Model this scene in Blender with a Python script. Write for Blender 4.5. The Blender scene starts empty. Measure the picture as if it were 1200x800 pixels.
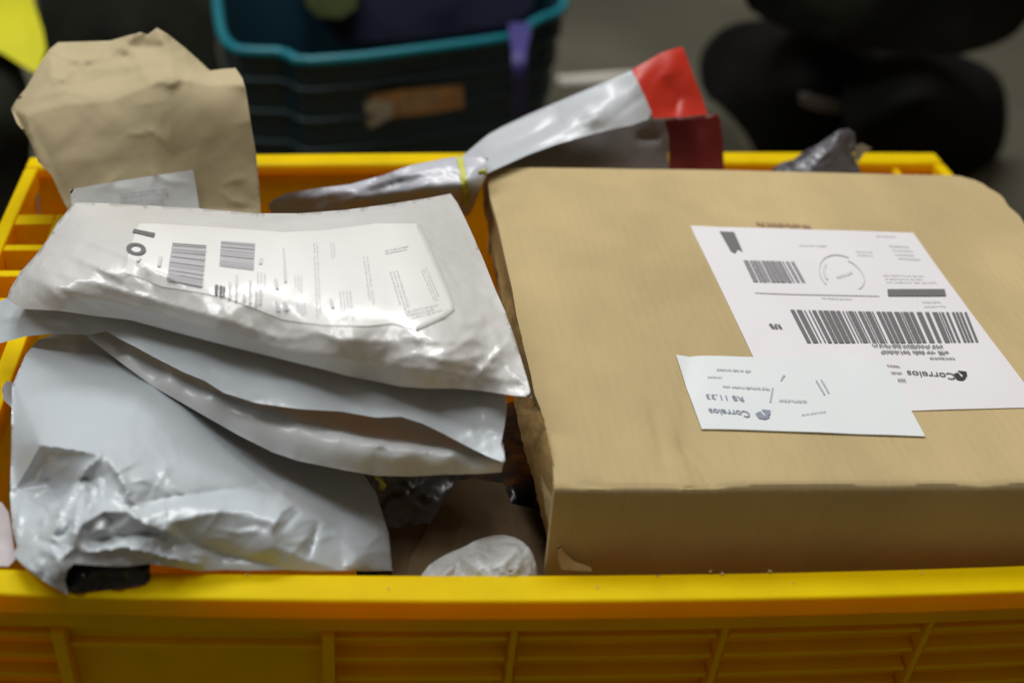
import bpy, bmesh, math, random
import numpy as np
from mathutils import Matrix, Vector
from mathutils.geometry import delaunay_2d_cdt
random.seed(4)
S = bpy.context.scene
COL = S.collection

# ------------------------------------------------------------------ camera
_v1 = np.array([-200, 1013, -1500.]); _v1 /= np.linalg.norm(_v1)          # depth direction seen from the camera
_v2 = np.array([1, .005, 0.]); _v2[2] = (_v2 @ np.array([_v1[0], _v1[1], 0])) / -_v1[2]; _v2 /= np.linalg.norm(_v2)
_v3 = np.cross(_v2, _v1)
R = np.array([_v2, _v1, _v3])
CP = np.array([0, 0, .33])
M = Matrix([list(R[0]) + [CP[0]], list(R[1]) + [CP[1]], list(R[2]) + [CP[2]], [0, 0, 0, 1]])
cam = bpy.data.cameras.new('camera'); co = bpy.data.objects.new('camera', cam); COL.objects.link(co)
co.matrix_world = M
cam.sensor_width = 36; cam.lens = 45; cam.clip_end = 50; cam.clip_start = .01
cam.dof.use_dof = True; cam.dof.focus_distance = .545; cam.dof.aperture_fstop = 5.6
S.camera = co
# ------------------------------------------------------------------ world and lamps (indoor)
w = bpy.data.worlds.new('World'); S.world = w; w.use_nodes = True
w.node_tree.nodes['Background'].inputs[0].default_value = (1, .79, .59, 1)
w.node_tree.nodes['Background'].inputs[1].default_value = .15
def area(name, loc, target, sx, sy, power, col):
    l = bpy.data.lights.new(name, 'AREA'); l.shape = 'RECTANGLE'; l.size = sx; l.size_y = sy; l.energy = power; l.color = col
    o = bpy.data.objects.new(name, l); COL.objects.link(o); o.location = loc
    o.rotation_euler = (Vector(target) - Vector(loc)).to_track_quat('-Z', 'Y').to_euler()
area('ceiling_lamp', (.0, .50, 2.0), (.05, .5, 0), 1.3, .45, 14, (.99, .99, .98))
area('ceiling_lamp', (-.05, 1.5, 1.6), (.05, .5, 0), 1.4, .3, 22, (.99, .99, .98))
area('ceiling_lamp', (-1.3, .75, 1.7), (.0, .5, 0), .3, 1.0, 13, (.93, .97, 1))
S.view_settings.view_transform = 'Standard'; S.view_settings.look = 'None'
S.view_settings.exposure = 0; S.view_settings.gamma = 1
S.cycles.use_denoising = True
S.cycles.max_bounces = 8

# ------------------------------------------------------------------ rays from the camera, used as a drawing aid
def ray(px, py):
    q = np.stack([np.asarray(px, float) - 600, 400 - np.asarray(py, float), np.full(np.shape(px), -1500.)], -1) / 1500
    return q @ R.T
def uz(px, py, z):
    d = ray(px, py); return CP + d * ((z - CP[2]) / d[2])
def uy(px, py, y):
    d = ray(px, py); return CP + d * (y / d[1])

# ------------------------------------------------------------------ materials
def mat(name, col, rough=.5, noise=None, bump=None, metallic=0, coat=0, trans=0, spec=.5, sheen=0, alpha=1, tcol=None, flute=0):
    m = bpy.data.materials.new(name); m.use_nodes = True; nt = m.node_tree; b = nt.nodes['Principled BSDF']
    b.inputs['Base Color'].default_value = (*col, 1); b.inputs['Roughness'].default_value = rough
    b.inputs['Metallic'].default_value = metallic; b.inputs['Coat Weight'].default_value = coat
    b.inputs['Coat Roughness'].default_value = .12
    b.inputs['Specular IOR Level'].default_value = spec; b.inputs['Alpha'].default_value = alpha
    tc = nt.nodes.new('ShaderNodeTexCoord')
    if noise:
        sc, amt, stretch = noise
        mp = nt.nodes.new('ShaderNodeMapping'); mp.inputs['Scale'].default_value = stretch
        nt.links.new(tc.outputs['Object'], mp.inputs[0])
        n = nt.nodes.new('ShaderNodeTexNoise'); n.inputs['Scale'].default_value = sc; n.inputs['Detail'].default_value = 6
        nt.links.new(mp.outputs[0], n.inputs[0])
        mr = nt.nodes.new('ShaderNodeMapRange'); mr.inputs[1].default_value = .3; mr.inputs[2].default_value = .7
        mr.inputs[3].default_value = 1 - amt; mr.inputs[4].default_value = 1 + amt
        nt.links.new(n.outputs[0], mr.inputs[0])
        mx = nt.nodes.new('ShaderNodeVectorMath'); mx.operation = 'SCALE'; mx.inputs[0].default_value = col
        nt.links.new(mr.outputs[0], mx.inputs['Scale']); nt.links.new(mx.outputs[0], b.inputs['Base Color'])
    prev = None
    if flute:
        wv = nt.nodes.new('ShaderNodeTexWave'); wv.inputs['Scale'].default_value = flute; wv.inputs['Distortion'].default_value = .6; wv.inputs['Detail'].default_value = 1
        nt.links.new(tc.outputs['Object'], wv.inputs[0]); prev = nt.nodes.new('ShaderNodeBump'); prev.inputs['Strength'].default_value = .12; prev.inputs['Distance'].default_value = .0005
        nt.links.new(wv.outputs['Fac'], prev.inputs['Height'])
    for (sc, st, dist, stretch) in (bump or []):
        mp = nt.nodes.new('ShaderNodeMapping'); mp.inputs['Scale'].default_value = stretch
        nt.links.new(tc.outputs['Object'], mp.inputs[0])
        n = nt.nodes.new('ShaderNodeTexNoise'); n.inputs['Scale'].default_value = sc; n.inputs['Detail'].default_value = 3
        nt.links.new(mp.outputs[0], n.inputs[0])
        bp = nt.nodes.new('ShaderNodeBump'); bp.inputs['Strength'].default_value = st; bp.inputs['Distance'].default_value = dist
        nt.links.new(n.outputs[0], bp.inputs['Height'])
        if prev: nt.links.new(prev.outputs[0], bp.inputs['Normal'])
        nt.links.new(bp.outputs[0], b.inputs['Normal']); prev = bp
    if trans:
        t = nt.nodes.new('ShaderNodeBsdfTranslucent'); t.inputs[0].default_value = (*(tcol or col), 1)
        ms = nt.nodes.new('ShaderNodeMixShader'); ms.inputs[0].default_value = trans
        nt.links.new(b.outputs[0], ms.inputs[1]); nt.links.new(t.outputs[0], ms.inputs[2])
        nt.links.new(ms.outputs[0], nt.nodes['Material Output'].inputs[0])
    return m
I3 = (1, 1, 1)
YEL = mat('yellow_plastic', (.94, .80, .0), .5, (45, .07, I3), [(60, .2, .001, I3), (400, .25, .0004, (1, .3, 1))], trans=.43, tcol=(.98, .30, .0), spec=.1)
CARD = mat('corrugated_cardboard', (.455, .355, .182), .85, (11, .14, (1.4, .9, 1)), [(160, .35, .0008, (2.5, .4, .4)), (22, .35, .003, I3)], spec=.2, flute=70)
CARD_IN = mat('torn_cardboard', (.40, .27, .11), .95, (60, .25, I3), [(200, .5, .001, I3)], spec=.1)
KRAFT = mat('kraft_paper', (.44, .37, .225), .8, (20, .06, I3), [(35, .3, .003, I3)], spec=.2)
KRAFT_SHADED = mat('shaded_kraft_paper', (.105, .07, .036), .85, (20, .15, I3), [(35, .4, .003, I3)], spec=.2)  # kraft paper darkened: the shade inside the gap is put into the colour
SILV = mat('silver_white_film', (.63, .63, .615), .28, (18, .05, I3), [(55, .45, .002, I3), (170, .3, .0008, (1, .35, 1))], coat=.35, spec=.6)
GREYF = mat('pale_grey_film', (.49, .54, .575), .30, (12, .05, I3), [(45, .3, .002, I3), (150, .22, .0008, (1, .35, 1))], coat=.15)
GREYM = mat('mid_grey_film', (.54, .56, .565), .36, (12, .04, I3), [(45, .25, .0015, I3)], coat=.15)
LILAC = mat('lilac_grey_film', (.47, .485, .54), .33, (12, .08, I3), [(40, .3, .002, I3)], coat=.2)
WHITEF = mat('white_film', (.48, .51, .54), .34, (12, .05, I3), [(40, .25, .002, I3)], coat=.2)
RED = mat('red_film', (.60, .030, .012), .35, (12, .1, I3), [(40, .2, .002, I3)], coat=.15)
BLACKF = mat('black_film', (.008, .010, .012), .26, None, [(45, .4, .003, I3)], coat=.03)
DKGREY = mat('dark_grey_film', (.13, .13, .15), .3, (25, .2, I3), [(60, .4, .002, I3)], coat=.2)
PAPER = mat('label_paper', (.70, .68, .705), .6, (30, .02, I3), [(20, .1, .001, I3)])
PAPER_B = mat('blue_tinted_label_paper', (.655, .695, .70), .6, (30, .02, I3), [(20, .1, .001, I3)])
POUCHP = mat('paper_in_pouch', (.80, .80, .78), .3, (30, .02, I3), [(55, .3, .001, I3)], coat=.4)
CLEAR = mat('clear_pouch_film', (.70, .70, .69), .2, None, [(55, .4, .002, I3)], coat=.5)
FOAM = mat('bubble_film', (.46, .47, .46), .4, (50, .15, I3), [(110, .8, .004, I3)], coat=.1)
PINKW = mat('pinkish_white_film', (.42, .37, .38), .45, (20, .1, I3), [(50, .4, .002, I3)])
INK = mat('black_ink', (.025, .025, .03), .6)
INK_S = mat('soft_black_ink', (.13, .125, .13), .6)
INK_G = mat('grey_ink', (.42, .41, .43), .6)
INK_F = mat('faint_grey_ink', (.60, .59, .61), .6)
INK_M = mat('mid_grey_ink', (.22, .21, .22), .6)
INK_P = mat('pale_grey_ink', (.62, .62, .61), .4)
INK_B = mat('blue_grey_ink', (.22, .25, .33), .6)
INK_BR = mat('brown_ink', (.33, .21, .12), .8)
BAND = mat('yellow_green_rubber', (.48, .50, .06), .5)
TEALR = mat('cyan_plastic', (.0, .17, .22), .35, trans=.1)
TEALD = mat('dark_teal_plastic', (.004, .018, .026), .4)
TEALI = mat('deep_teal_inner_plastic', (.002, .035, .055), .5)
NAVY = mat('navy_cloth', (.004, .005, .014), .95, (14, .3, I3), [(30, .6, .01, I3)], spec=.15)
OLIVE = mat('olive_cloth', (.02, .027, .008), .95, (20, .3, I3), spec=.1)
PURP = mat('purple_strap', (.03, .025, .15), .6)
CARDB = mat('tan_shipping_card', (.32, .17, .06), .8, (60, .3, I3))
CARDW = mat('pale_card', (.36, .33, .27), .7, (60, .2, I3))
BLACKC = mat('black_cloth', (.0042, .004, .0038), .95, (10, .4, I3), [(25, .5, .01, I3)], spec=.12)
CHAR = mat('charcoal_cloth', (.011, .012, .008), .95, (8, .4, I3), [(25, .5, .01, I3)], spec=.12)
GREYC = mat('grey_printed_strip', (.13, .115, .115), .8)
HIVIS = mat('bright_yellow_cloth', (.50, .48, .0), .7, (9, .08, I3), [(20, .3, .005, I3)])
FLOOR = mat('grey_green_floor', (.105, .099, .073), .8, (3, .25, I3), [(12, .2, .01, I3)], spec=.15)
TUBE = mat('white_card_tube', (.8, .78, .70), .7)

# ------------------------------------------------------------------ building helpers
def root_empty(name, label, cat, loc, group=None):
    o = bpy.data.objects.new(name, None); o.empty_display_size = .03; COL.objects.link(o); o.location = loc
    o['label'] = label; o['category'] = cat
    if group: o['group'] = group
    return o
def origin_of(p):
    v = Vector((0, 0, 0))
    while p is not None: v = v + p.location; p = p.parent
    return v
def link_mesh(name, verts, faces, m, parent=None, smooth=True, label=None, cat=None, group=None, kind=None, mods=None):
    me = bpy.data.meshes.new(name); verts = np.asarray(verts, float)
    org = np.array(origin_of(parent)) if parent else np.array([verts[:, 0].mean(), verts[:, 1].mean(), verts[:, 2].min()])
    me.from_pydata([tuple(v) for v in (verts - org)], [], [tuple(int(i) for i in f) for f in faces])
    me.materials.append(m)
    bm = bmesh.new(); bm.from_mesh(me); bmesh.ops.recalc_face_normals(bm, faces=bm.faces); bm.to_mesh(me); bm.free()
    if smooth: me.polygons.foreach_set('use_smooth', [True] * len(me.polygons))
    o = bpy.data.objects.new(name, me); COL.objects.link(o)
    if parent: o.parent = parent
    else: o.location = org
    for k, v in (('label', label), ('category', cat), ('group', group), ('kind', kind)):
        if v: o[k] = v
    return o
class MB:
    def __init__(s): s.v = []; s.f = []
    def add(s, V, F):
        n = len(s.v); s.v += [tuple(x) for x in V]; s.f += [tuple(i + n for i in f) for f in F]; return s
    def box(s, x0, x1, y0, y1, z0, z1, dy=0, dx=0):
        V = [(x, y + (dy if z == z0 else 0), z) for z in (z0, z1) for y in (y0, y1) for x in (x0, x1)]
        return s.add(V, [(0, 1, 3, 2), (4, 6, 7, 5), (0, 4, 5, 1), (1, 5, 7, 3), (3, 7, 6, 2), (2, 6, 4, 0)])
    def prism(s, poly, axis, a, b):          # poly in the two other axes
        n = len(poly)
        def P(p, t): return {'x': (t, p[0], p[1]), 'y': (p[0], t, p[1]), 'z': (p[0], p[1], t)}[axis]
        V = [P(p, a) for p in poly] + [P(p, b) for p in poly]
        F = [tuple(range(n))[::-1], tuple(range(n, 2 * n))] + [(i, (i + 1) % n, (i + 1) % n + n, i + n) for i in range(n)]
        return s.add(V, F)
    def tube(s, pts, r, n=10, rad=None, closed=False):
        pts = [Vector(p) for p in pts]; rings = []
        up = Vector((0, 0, 1)); L = len(pts)
        for i, p in enumerate(pts):
            if closed: t = pts[(i + 1) % L] - pts[i - 1]
            else: t = pts[min(i + 1, L - 1)] - pts[max(i - 1, 0)]
            t.normalize(); a = t.cross(up)
            if a.length < 1e-3: a = t.cross(Vector((0, 1, 0)))
            a.normalize(); b = a.cross(t); rr = rad[i] if rad else r
            ra, rb = rr if isinstance(rr, tuple) else (rr, rr)
            rings.append([p + a * math.cos(k * 2 * math.pi / n) * ra + b * math.sin(k * 2 * math.pi / n) * rb for k in range(n)])
        V = [tuple(v) for q in rings for v in q]; F = []
        for i in range(L if closed else L - 1):
            for k in range(n):
                j = (i + 1) % L
                F.append((i * n + k, i * n + (k + 1) % n, j * n + (k + 1) % n, j * n + k))
        if not closed: F += [tuple(range(n)), tuple(range((L - 1) * n, L * n))]
        return s.add(V, F)
    def build(s, name, m, parent=None, bevel=0, smooth=False, **k):
        o = link_mesh(name, s.v, s.f, m, parent, smooth, **k)
        if bevel:
            b = o.modifiers.new('bevel', 'BEVEL'); b.width = bevel; b.segments = 3; b.limit_method = 'ANGLE'; b.angle_limit = .6
            for p in o.data.polygons: p.use_smooth = True
            o.data.set_sharp_from_angle(angle=.7)
        return o
def smooth_poly(pts, it=1):
    for _ in range(it):
        q = []
        for i in range(len(pts)):
            a, b = pts[i], pts[(i + 1) % len(pts)]
            q += [(.75 * a[0] + .25 * b[0], .75 * a[1] + .25 * b[1]), (.25 * a[0] + .75 * b[0], .25 * a[1] + .75 * b[1])]
        pts = q
    return pts
def densify(pts, step, closed=True):
    out = []
    for i in range(len(pts) if closed else len(pts) - 1):
        a, b = np.array(pts[i], float), np.array(pts[(i + 1) % len(pts)], float)
        n = max(1, int(np.linalg.norm(b - a) / step))
        for k in range(n): out.append(tuple(a + (b - a) * k / n))
    if not closed: out.append(tuple(pts[-1]))
    return out
def inside(P, poly):
    x, y = P[:, 0], P[:, 1]; c = np.zeros(len(P), bool); n = len(poly)
    for i in range(n):
        x1, y1 = poly[i]; x2, y2 = poly[(i + 1) % n]
        if y1 == y2: continue
        h = ((y1 > y) != (y2 > y)) & (x < (x2 - x1) * (y - y1) / (y2 - y1) + x1); c ^= h
    return c
def dist_line(P, line, closed=False):
    """distance, signed side and position along a polyline"""
    best = np.full(len(P), 1e9); side = np.zeros(len(P)); par = np.zeros(len(P))
    pts = list(line) + ([line[0]] if closed else [])
    seg = [math.hypot(pts[i + 1][0] - pts[i][0], pts[i + 1][1] - pts[i][1]) for i in range(len(pts) - 1)]
    T = sum(seg); acc = 0
    for i, l in enumerate(seg):
        a = np.array(pts[i], float); b = np.array(pts[i + 1], float); d = b - a
        t = np.clip(((P - a) @ d) / (l * l + 1e-9), 0, 1); q = a + t[:, None] * d
        D = np.hypot(*(P - q).T); k = D < best
        best = np.where(k, D, best); sd = d[0] * (P[:, 1] - a[1]) - d[1] * (P[:, 0] - a[0])
        side = np.where(k, sd, side); par = np.where(k, (acc + t * l) / T, par); acc += l
    return best, side, par
def tri_noise(P, scale, seed, octaves=2, dirs=5):
    rng = np.random.RandomState(seed); h = np.zeros(len(P)); amp = 1
    for o in range(octaves):
        for k in range(dirs):
            a = rng.rand() * math.pi; ph = rng.rand() * 9; s = scale * (.6 + rng.rand() * .9)
            wx = P[:, 0] + s * .55 * np.sin(P[:, 1] / s * 1.3 + ph) ; wy = P[:, 1] + s * .55 * np.sin(P[:, 0] / s * 1.1 + ph * 2)
            u = (wx * math.cos(a) + wy * math.sin(a)) / s + ph
            h += amp * (np.abs((u % 2) - 1) - .5) / dirs
        scale *= .45; amp *= .45
    return h
class Field:
    """a surface given by control points (px, py, height) or (px, py, 'y', Y); smooth ('tps') or faceted ('lin')"""
    def __init__(s, ctrl, lin=0., reg=1e-4):
        s.c = np.array([(c[0], c[1]) for c in ctrl], float); w = []
        for c in ctrl:
            d = ray(c[0], c[1]); t = (c[3] / d[1]) if c[2] == 'y' else (c[2] - CP[2]) / d[2]
            w.append(1 / t)
        s.w = np.array(w); s.lin = lin; s.cre = []; s.noi = []
        n = len(s.c); X = s.c / 300.; K = s._k(X, X) + reg * np.eye(n); Q = np.c_[np.ones(n), X]
        A = np.zeros((n + 3, n + 3)); A[:n, :n] = K; A[:n, n:] = Q; A[n:, :n] = Q.T
        s.sol = np.linalg.solve(A, np.r_[s.w, 0, 0, 0])
        if lin: s.tri = delaunay_2d_cdt([Vector(p) for p in s.c], [], [], 0, 1e-6)[2]
    @staticmethod
    def _k(A, B):
        r2 = ((A[:, None, :] - B[None]) ** 2).sum(-1); return np.where(r2 > 0, .5 * r2 * np.log(r2 + 1e-12), 0)
    def crease(s, pts, amp, w1, w2=None, taper=.5): s.cre.append((pts, amp, w1, w2 or w1, taper)); return s
    def noise(s, scale, amp, seed, mask=None): s.noi.append((scale, amp, seed, mask)); return s
    def crinkle(s, cx, cy, rx, ry, n, seed, amp=.7, ln=(18, 60), ang=(-.6, .6), w=(1.8, 4)):
        g = random.Random(seed)                     # short sharp creases of thin film
        for _ in range(n):
            x = cx + g.uniform(-rx, rx); y = cy + g.uniform(-ry, ry); a = g.uniform(*ang); L = g.uniform(*ln); b = a + g.uniform(-.5, .5)
            mx, my = x + math.cos(a) * L / 2, y + math.sin(a) * L / 2
            s.crease([(x, y), (mx, my), (mx + math.cos(b) * L / 2, my + math.sin(b) * L / 2)], amp * g.uniform(.4, 1) * g.choice((1, 1, -1)), g.uniform(*w), g.uniform(3, 9), .8)
        return s
    def disp(s, P):
        h = np.zeros(len(P))
        for pts, amp, w1, w2, tp in s.cre:
            D, sd, t = dist_line(P, pts)
            W = np.where(sd > 0, w1, w2)
            g = np.exp(-D / W) if amp else 0
            h += amp * .001 * g * np.clip(np.sin(np.clip(t, .001, .999) * math.pi), 0, 1) ** tp
        for sc, amp, seed, mask in s.noi:
            n = tri_noise(P, sc, seed)
            if mask is not None:
                m = np.zeros(len(P))
                for (mx, my, mr) in mask: m = np.maximum(m, np.clip(1.4 * (1 - np.hypot(P[:, 0] - mx, P[:, 1] - my) / mr), 0, 1))
                n = n * m
            h += amp * .001 * n
        return h
    def pts(s, P, off=0.):
        P = np.atleast_2d(np.asarray(P, float)); X = P / 300.
        w = s._k(X, s.c / 300.) @ s.sol[:len(s.c)] + np.c_[np.ones(len(P)), X] @ s.sol[len(s.c):]
        if s.lin:
            wl = w.copy()
            for t in s.tri:
                a, b, c = (s.c[i] for i in t[:3]); m = np.linalg.inv(np.array([[*a, 1], [*b, 1], [*c, 1]]).T)
                L = m @ np.c_[P, np.ones(len(P))].T; k = (L > -1e-6).all(0)
                wl[k] = L[:, k].T @ s.w[list(t[:3])]
            w = w * (1 - s.lin) + wl * s.lin
        d = ray(P[:, 0], P[:, 1]); nd = np.linalg.norm(d, axis=1)
        t = 1 / w - (s.disp(P) + off) / nd
        return CP + d * t[:, None]
def sheet(name, field, outline, m, parent=None, step=5, thick=.012, edge=45, sm=0, off=0., jag=0, **k):
    """a closed body: front surface from the field, back pushed away by a rounded thickness"""
    if sm: outline = smooth_poly(outline, sm)
    ol = densify(outline, step)
    if jag:
        rng = np.random.RandomState(7); ol = [(a + rng.randn() * jag, b + rng.randn() * jag) for a, b in ol]
    o = np.array(ol); x0, y0 = o.min(0); x1, y1 = o.max(0); g = []
    rng = np.random.RandomState(3)
    for r, y in enumerate(np.arange(y0, y1, step * .87)):
        for x in np.arange(x0 + (r % 2) * step / 2, x1, step): g.append((x, y))
    g = np.array(g) + rng.uniform(-.12, .12, (len(g), 2)) * step
    g = g[inside(g, ol)]; d = dist_line(g, ol, True)[0]; g = g[d > step * .5]
    P = np.r_[o, g]; n = len(o)
    vv, _, ff, *_ = delaunay_2d_cdt([Vector(p) for p in P], [], [list(range(n))], 1, 1e-5)
    P = np.array([tuple(v) for v in vv]); F = [tuple(f) for f in ff]
    D = dist_line(P, ol, True)[0]; D[D < 1e-3] = 0
    A = field.pts(P, off); dr = ray(P[:, 0], P[:, 1]); dr /= np.linalg.norm(dr, axis=1)[:, None]
    u = np.clip(D / edge, 0, 1); th = thick * np.sqrt(np.clip(1 - (1 - u) ** 2, 0, 1))
    B = A + dr * th[:, None]; idx = np.arange(len(P)) + len(P); idx[D == 0] = np.where(D == 0)[0]
    V = np.r_[A, B]; G = F + [tuple(idx[i] for i in f[::-1]) for f in F]
    G = [f for f in G if len(set(f)) >= 3]
    used = sorted({i for f in G for i in f}); re = {a: b for b, a in enumerate(used)}
    seen = set(); GG = []
    for f in G:
        kf = tuple(sorted(re[i] for i in f))
        if kf in seen: continue
        seen.add(kf); GG.append(tuple(re[i] for i in f))
    ob = link_mesh(name, V[used], GG, m, parent, True, **k); ob.data.set_sharp_from_angle(angle=1.25); return ob

# ------------------------------------------------------------------ printing on surfaces
def quad_pt(c, s, t):
    c = np.array(c, float); s = np.asarray(s)[:, None]; t = np.asarray(t)[:, None]
    return (c[0] * (1 - s) + c[1] * s) * (1 - t) + (c[3] * (1 - s) + c[2] * s) * t
class Print:
    """ink laid on a surface: corners are tl, tr, br, bl of the print as it is read"""
    def __init__(s, fn, off=.0003): s.fn = fn; s.off = off; s.v = []; s.f = []
    def _add(s, P, F):
        n = len(s.v); s.v += [tuple(p) for p in s.fn(P, s.off)]; s.f += [tuple(i + n for i in f) for f in F]
    def quad(s, c, s0=0, s1=1, t0=0, t1=1, n=1):
        T = np.repeat(np.linspace(t0, t1, n + 1), n + 1); U = np.tile(np.linspace(s0, s1, n + 1), n + 1)
        s._add(quad_pt(c, U, T), [(j * (n + 1) + i, j * (n + 1) + i + 1, (j + 1) * (n + 1) + i + 1, (j + 1) * (n + 1) + i) for j in range(n) for i in range(n)])
    def bars(s, c, n, seed, fill=.5, sub=1):
        rng = random.Random(seed); x = 0; W = []
        for i in range(n): W.append((rng.choice([1, 1, 2, 3, 4]) * fill * 2, rng.choice([1, 1, 2, 3]) * (1 - fill) * 2))
        T = sum(a + b for a, b in W) - W[-1][1]
        for a, b in W: s.quad(c, x / T, (x + a) / T, 0, 1, sub); x += a + b
    def dashes(s, c, rows, seed, h=.55, full=.75):       # lines of print too small to read: broken strokes
        rng = random.Random(seed)
        for r in range(rows):
            x = 0; end = rng.uniform(.6, 1)
            while x < end:
                l = rng.uniform(.05, .16)
                q = x
                while q < min(x + l, end):
                    lw = rng.uniform(.006, .016); a = rng.choice([0, 0, .25, .35]); b = rng.choice([0, 0, 0, .3])
                    s.quad(c, q, q + lw, (r + .5 - h / 2 + a * h) / rows, (r + .5 + h / 2 - b * h) / rows); q += lw + rng.uniform(.004, .008)
                x += l + rng.uniform(.012, .03)
    def text(s, c, txt, bold=.0):
        cu = bpy.data.curves.new('t', 'FONT'); cu.body = txt; cu.offset = bold; cu.resolution_u = 3
        ob = bpy.data.objects.new('t', cu); COL.objects.link(ob)
        dg = bpy.context.evaluated_depsgraph_get(); me = bpy.data.meshes.new_from_object(ob.evaluated_get(dg))
        V = np.array([tuple(v.co)[:2] for v in me.vertices]); F = [tuple(p.vertices) for p in me.polygons]
        a, b = V.min(0), V.max(0); q = (V - a) / (b - a)
        s._add(quad_pt(c, q[:, 0], 1 - q[:, 1]), F)
        bpy.data.objects.remove(ob); bpy.data.curves.remove(cu); bpy.data.meshes.remove(me)
    def ring(s, c, r0, r1, a0=0, a1=360, n=30):
        A = np.radians(np.linspace(a0, a1, n + 1)); P = []
        for r in (r0, r1): P.append(quad_pt(c, .5 + r * np.cos(A), .5 + r * np.sin(A)))
        s._add(np.r_[P[0], P[1]], [(i, i + 1, n + 2 + i, n + 1 + i) for i in range(n)])
    def poly(s, c, pts):
        s._add(quad_pt(c, [p[0] for p in pts], [p[1] for p in pts]), [tuple(range(len(pts)))])
    def build(s, name, m, parent): return link_mesh(name, s.v, s.f, m, parent, False)
def plane_fn(z):
    def f(P, off):
        d = ray(P[:, 0], P[:, 1]); return CP + d * ((z + off - CP[2]) / d[:, 2])[:, None]
    return f

# ================================================================== SETTING
FZ = -.34
v = [(x, y, FZ) for y in (-3, 6) for x in (-5, 5)]
fl = link_mesh('floor', v, [(0, 1, 3, 2)], FLOOR, None, False, kind='structure')

# ================================================================== YELLOW CRATE
X0, X1, Y0, Y1, H = -.176, .3705, .326, .692, .33
TP = .035                                            # taper of the walls towards the bottom
crate = root_empty('mail_crate', 'bright yellow plastic mail crate heaped with parcels, slatted front wall nearest the viewer', 'crate', ((X0 + X1) / 2, (Y0 + Y1) / 2, FZ))
zb = FZ
def wall_poly(y, s, t=.003, z0=zb, z1=-.001): return [(y, z1), (y + s * t, z1), (y + s * t + s * TP, z0), (y + s * TP, z0)]
# rims: flat top with a hanging lip
rim = lambda a, s: [(a, 0), (a + s * .013, 0), (a + s * .0145, -.002), (a + s * .0145, -.007), (a + s * .003, -.007), (a + s * .003, -.0098), (a, -.0098)]
MB().prism(rim(Y0, 1), 'x', X0, X1).build('front_rim', YEL, crate, .0024)
MB().prism([(a + (0 if a < Y1 - .01 else 0), z) for a, z in rim(Y1, -1)], 'x', X0, X1).build('back_rim', YEL, crate, .0012)
MB().prism(wall_poly(Y1 - .006, -1), 'x', X0 + .004, X1 - .004).build('back_wall', YEL, crate)
for s, xa in ((1, X0), (-1, X1)):
    # side ledge: outer rail, inner rail, cross ribs, pockets between them
    yl0, yl1 = Y0 + .055, Y1 - .072
    a = MB().box(min(xa, xa + s * .007), max(xa, xa + s * .007), Y0 + .0152, Y1 - .0152, -.012, -.0002); a.build('side_rail', YEL, crate, .001)
    MB().prism(wall_poly(xa + s * .030, s, z1=-.004), 'y', Y0 + .012, Y1 - .012).build('side_wall', YEL, crate)
    xi = xa + s * .026
    MB().box(min(xi, xi + s * .008), max(xi, xi + s * .008), yl0, yl1, -.022, -.0006).build('inner_rail', YEL, crate, .001)
    yy = yl1; first = True
    for wd in (.011, .006, .006, .006, .006, .006, .006):
        xx = sorted((xa + s * .0072, xa + s * .0258))
        MB().box(xx[0], xx[1], yy - wd, yy, -.03, -.0009).build('cross_rib', YEL, crate, .0006)
        yy -= .034 if first else .027; first = False
    xx = sorted((xa + s * .0072, xa + s * .0258))
    MB().box(xx[0] - .004, xx[1] + .008, yl0 - .03, Y1 - .0155, -.034, -.031).build('pocket_floor', YEL, crate)
    xx = sorted((xa + s * .001, xa + s * .004))
    MB().box(xx[0], xx[1], Y0 + .0158, Y1 - .0158, -.05, -.0115).build('side_skirt', YEL, crate)
MB().box(X0 + .04, X1 - .04, Y0 + .04, Y1 - .04, FZ + .001, FZ + .006).build('crate_floor', YEL, crate)
# front wall: inner skin, top band, ribs, slats and the plain card panel
yf = Y0 + .004
MB().prism([(yf + .0078, -.0078), (yf + .0108, -.0078), (yf + .0108 + TP, zb), (yf + .0078 + TP, zb)], 'x', X0 + .006, X1 - .006).build('front_wall', YEL, crate)
def yfz(z): return yf + TP * (-z / .33)
ribs = [uy(px, 762, yfz(-.035))[0] for px in (-90, 65, 385, 600, 840, 1072)]
ribs = [X0 + .002] + [r for r in ribs if r > X0 + .02] + [ribs[-1] + .0585, ribs[-1] + .117, ribs[-1] + .163]
ribs = [r for r in ribs if r < X1 - .004] + [X1 - .004]
pitch = .0122; zt = -.0215
MB().prism([(yf - .0005, -.0101), (yf + .007, -.0101), (yfz(zt) + .007, zt), (yfz(zt) - .0005, zt)], 'x', ribs[0], ribs[-1]).build('front_band', YEL, crate, .0004)
cardbay = [i for i in range(len(ribs) - 1) if abs(ribs[i] - uy(65, 762, yfz(-.035))[0]) < 1e-6][0]
for i, rx in enumerate(ribs):
    wd = .0045 if i in (cardbay, cardbay + 1) else .0024
    pr = .003 if i in (cardbay, cardbay + 1) else 0
    xa_, xb_ = rx - wd / 2, rx + wd / 2
    MB().prism([(yfz(zt) - pr, zt - .0003), (yfz(zt) + .008, zt - .0003), (yfz(-.19) + .008, -.19), (yfz(-.19) - pr, -.19)], 'x', xa_, xb_).build('front_rib', YEL, crate, .0003)
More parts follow.
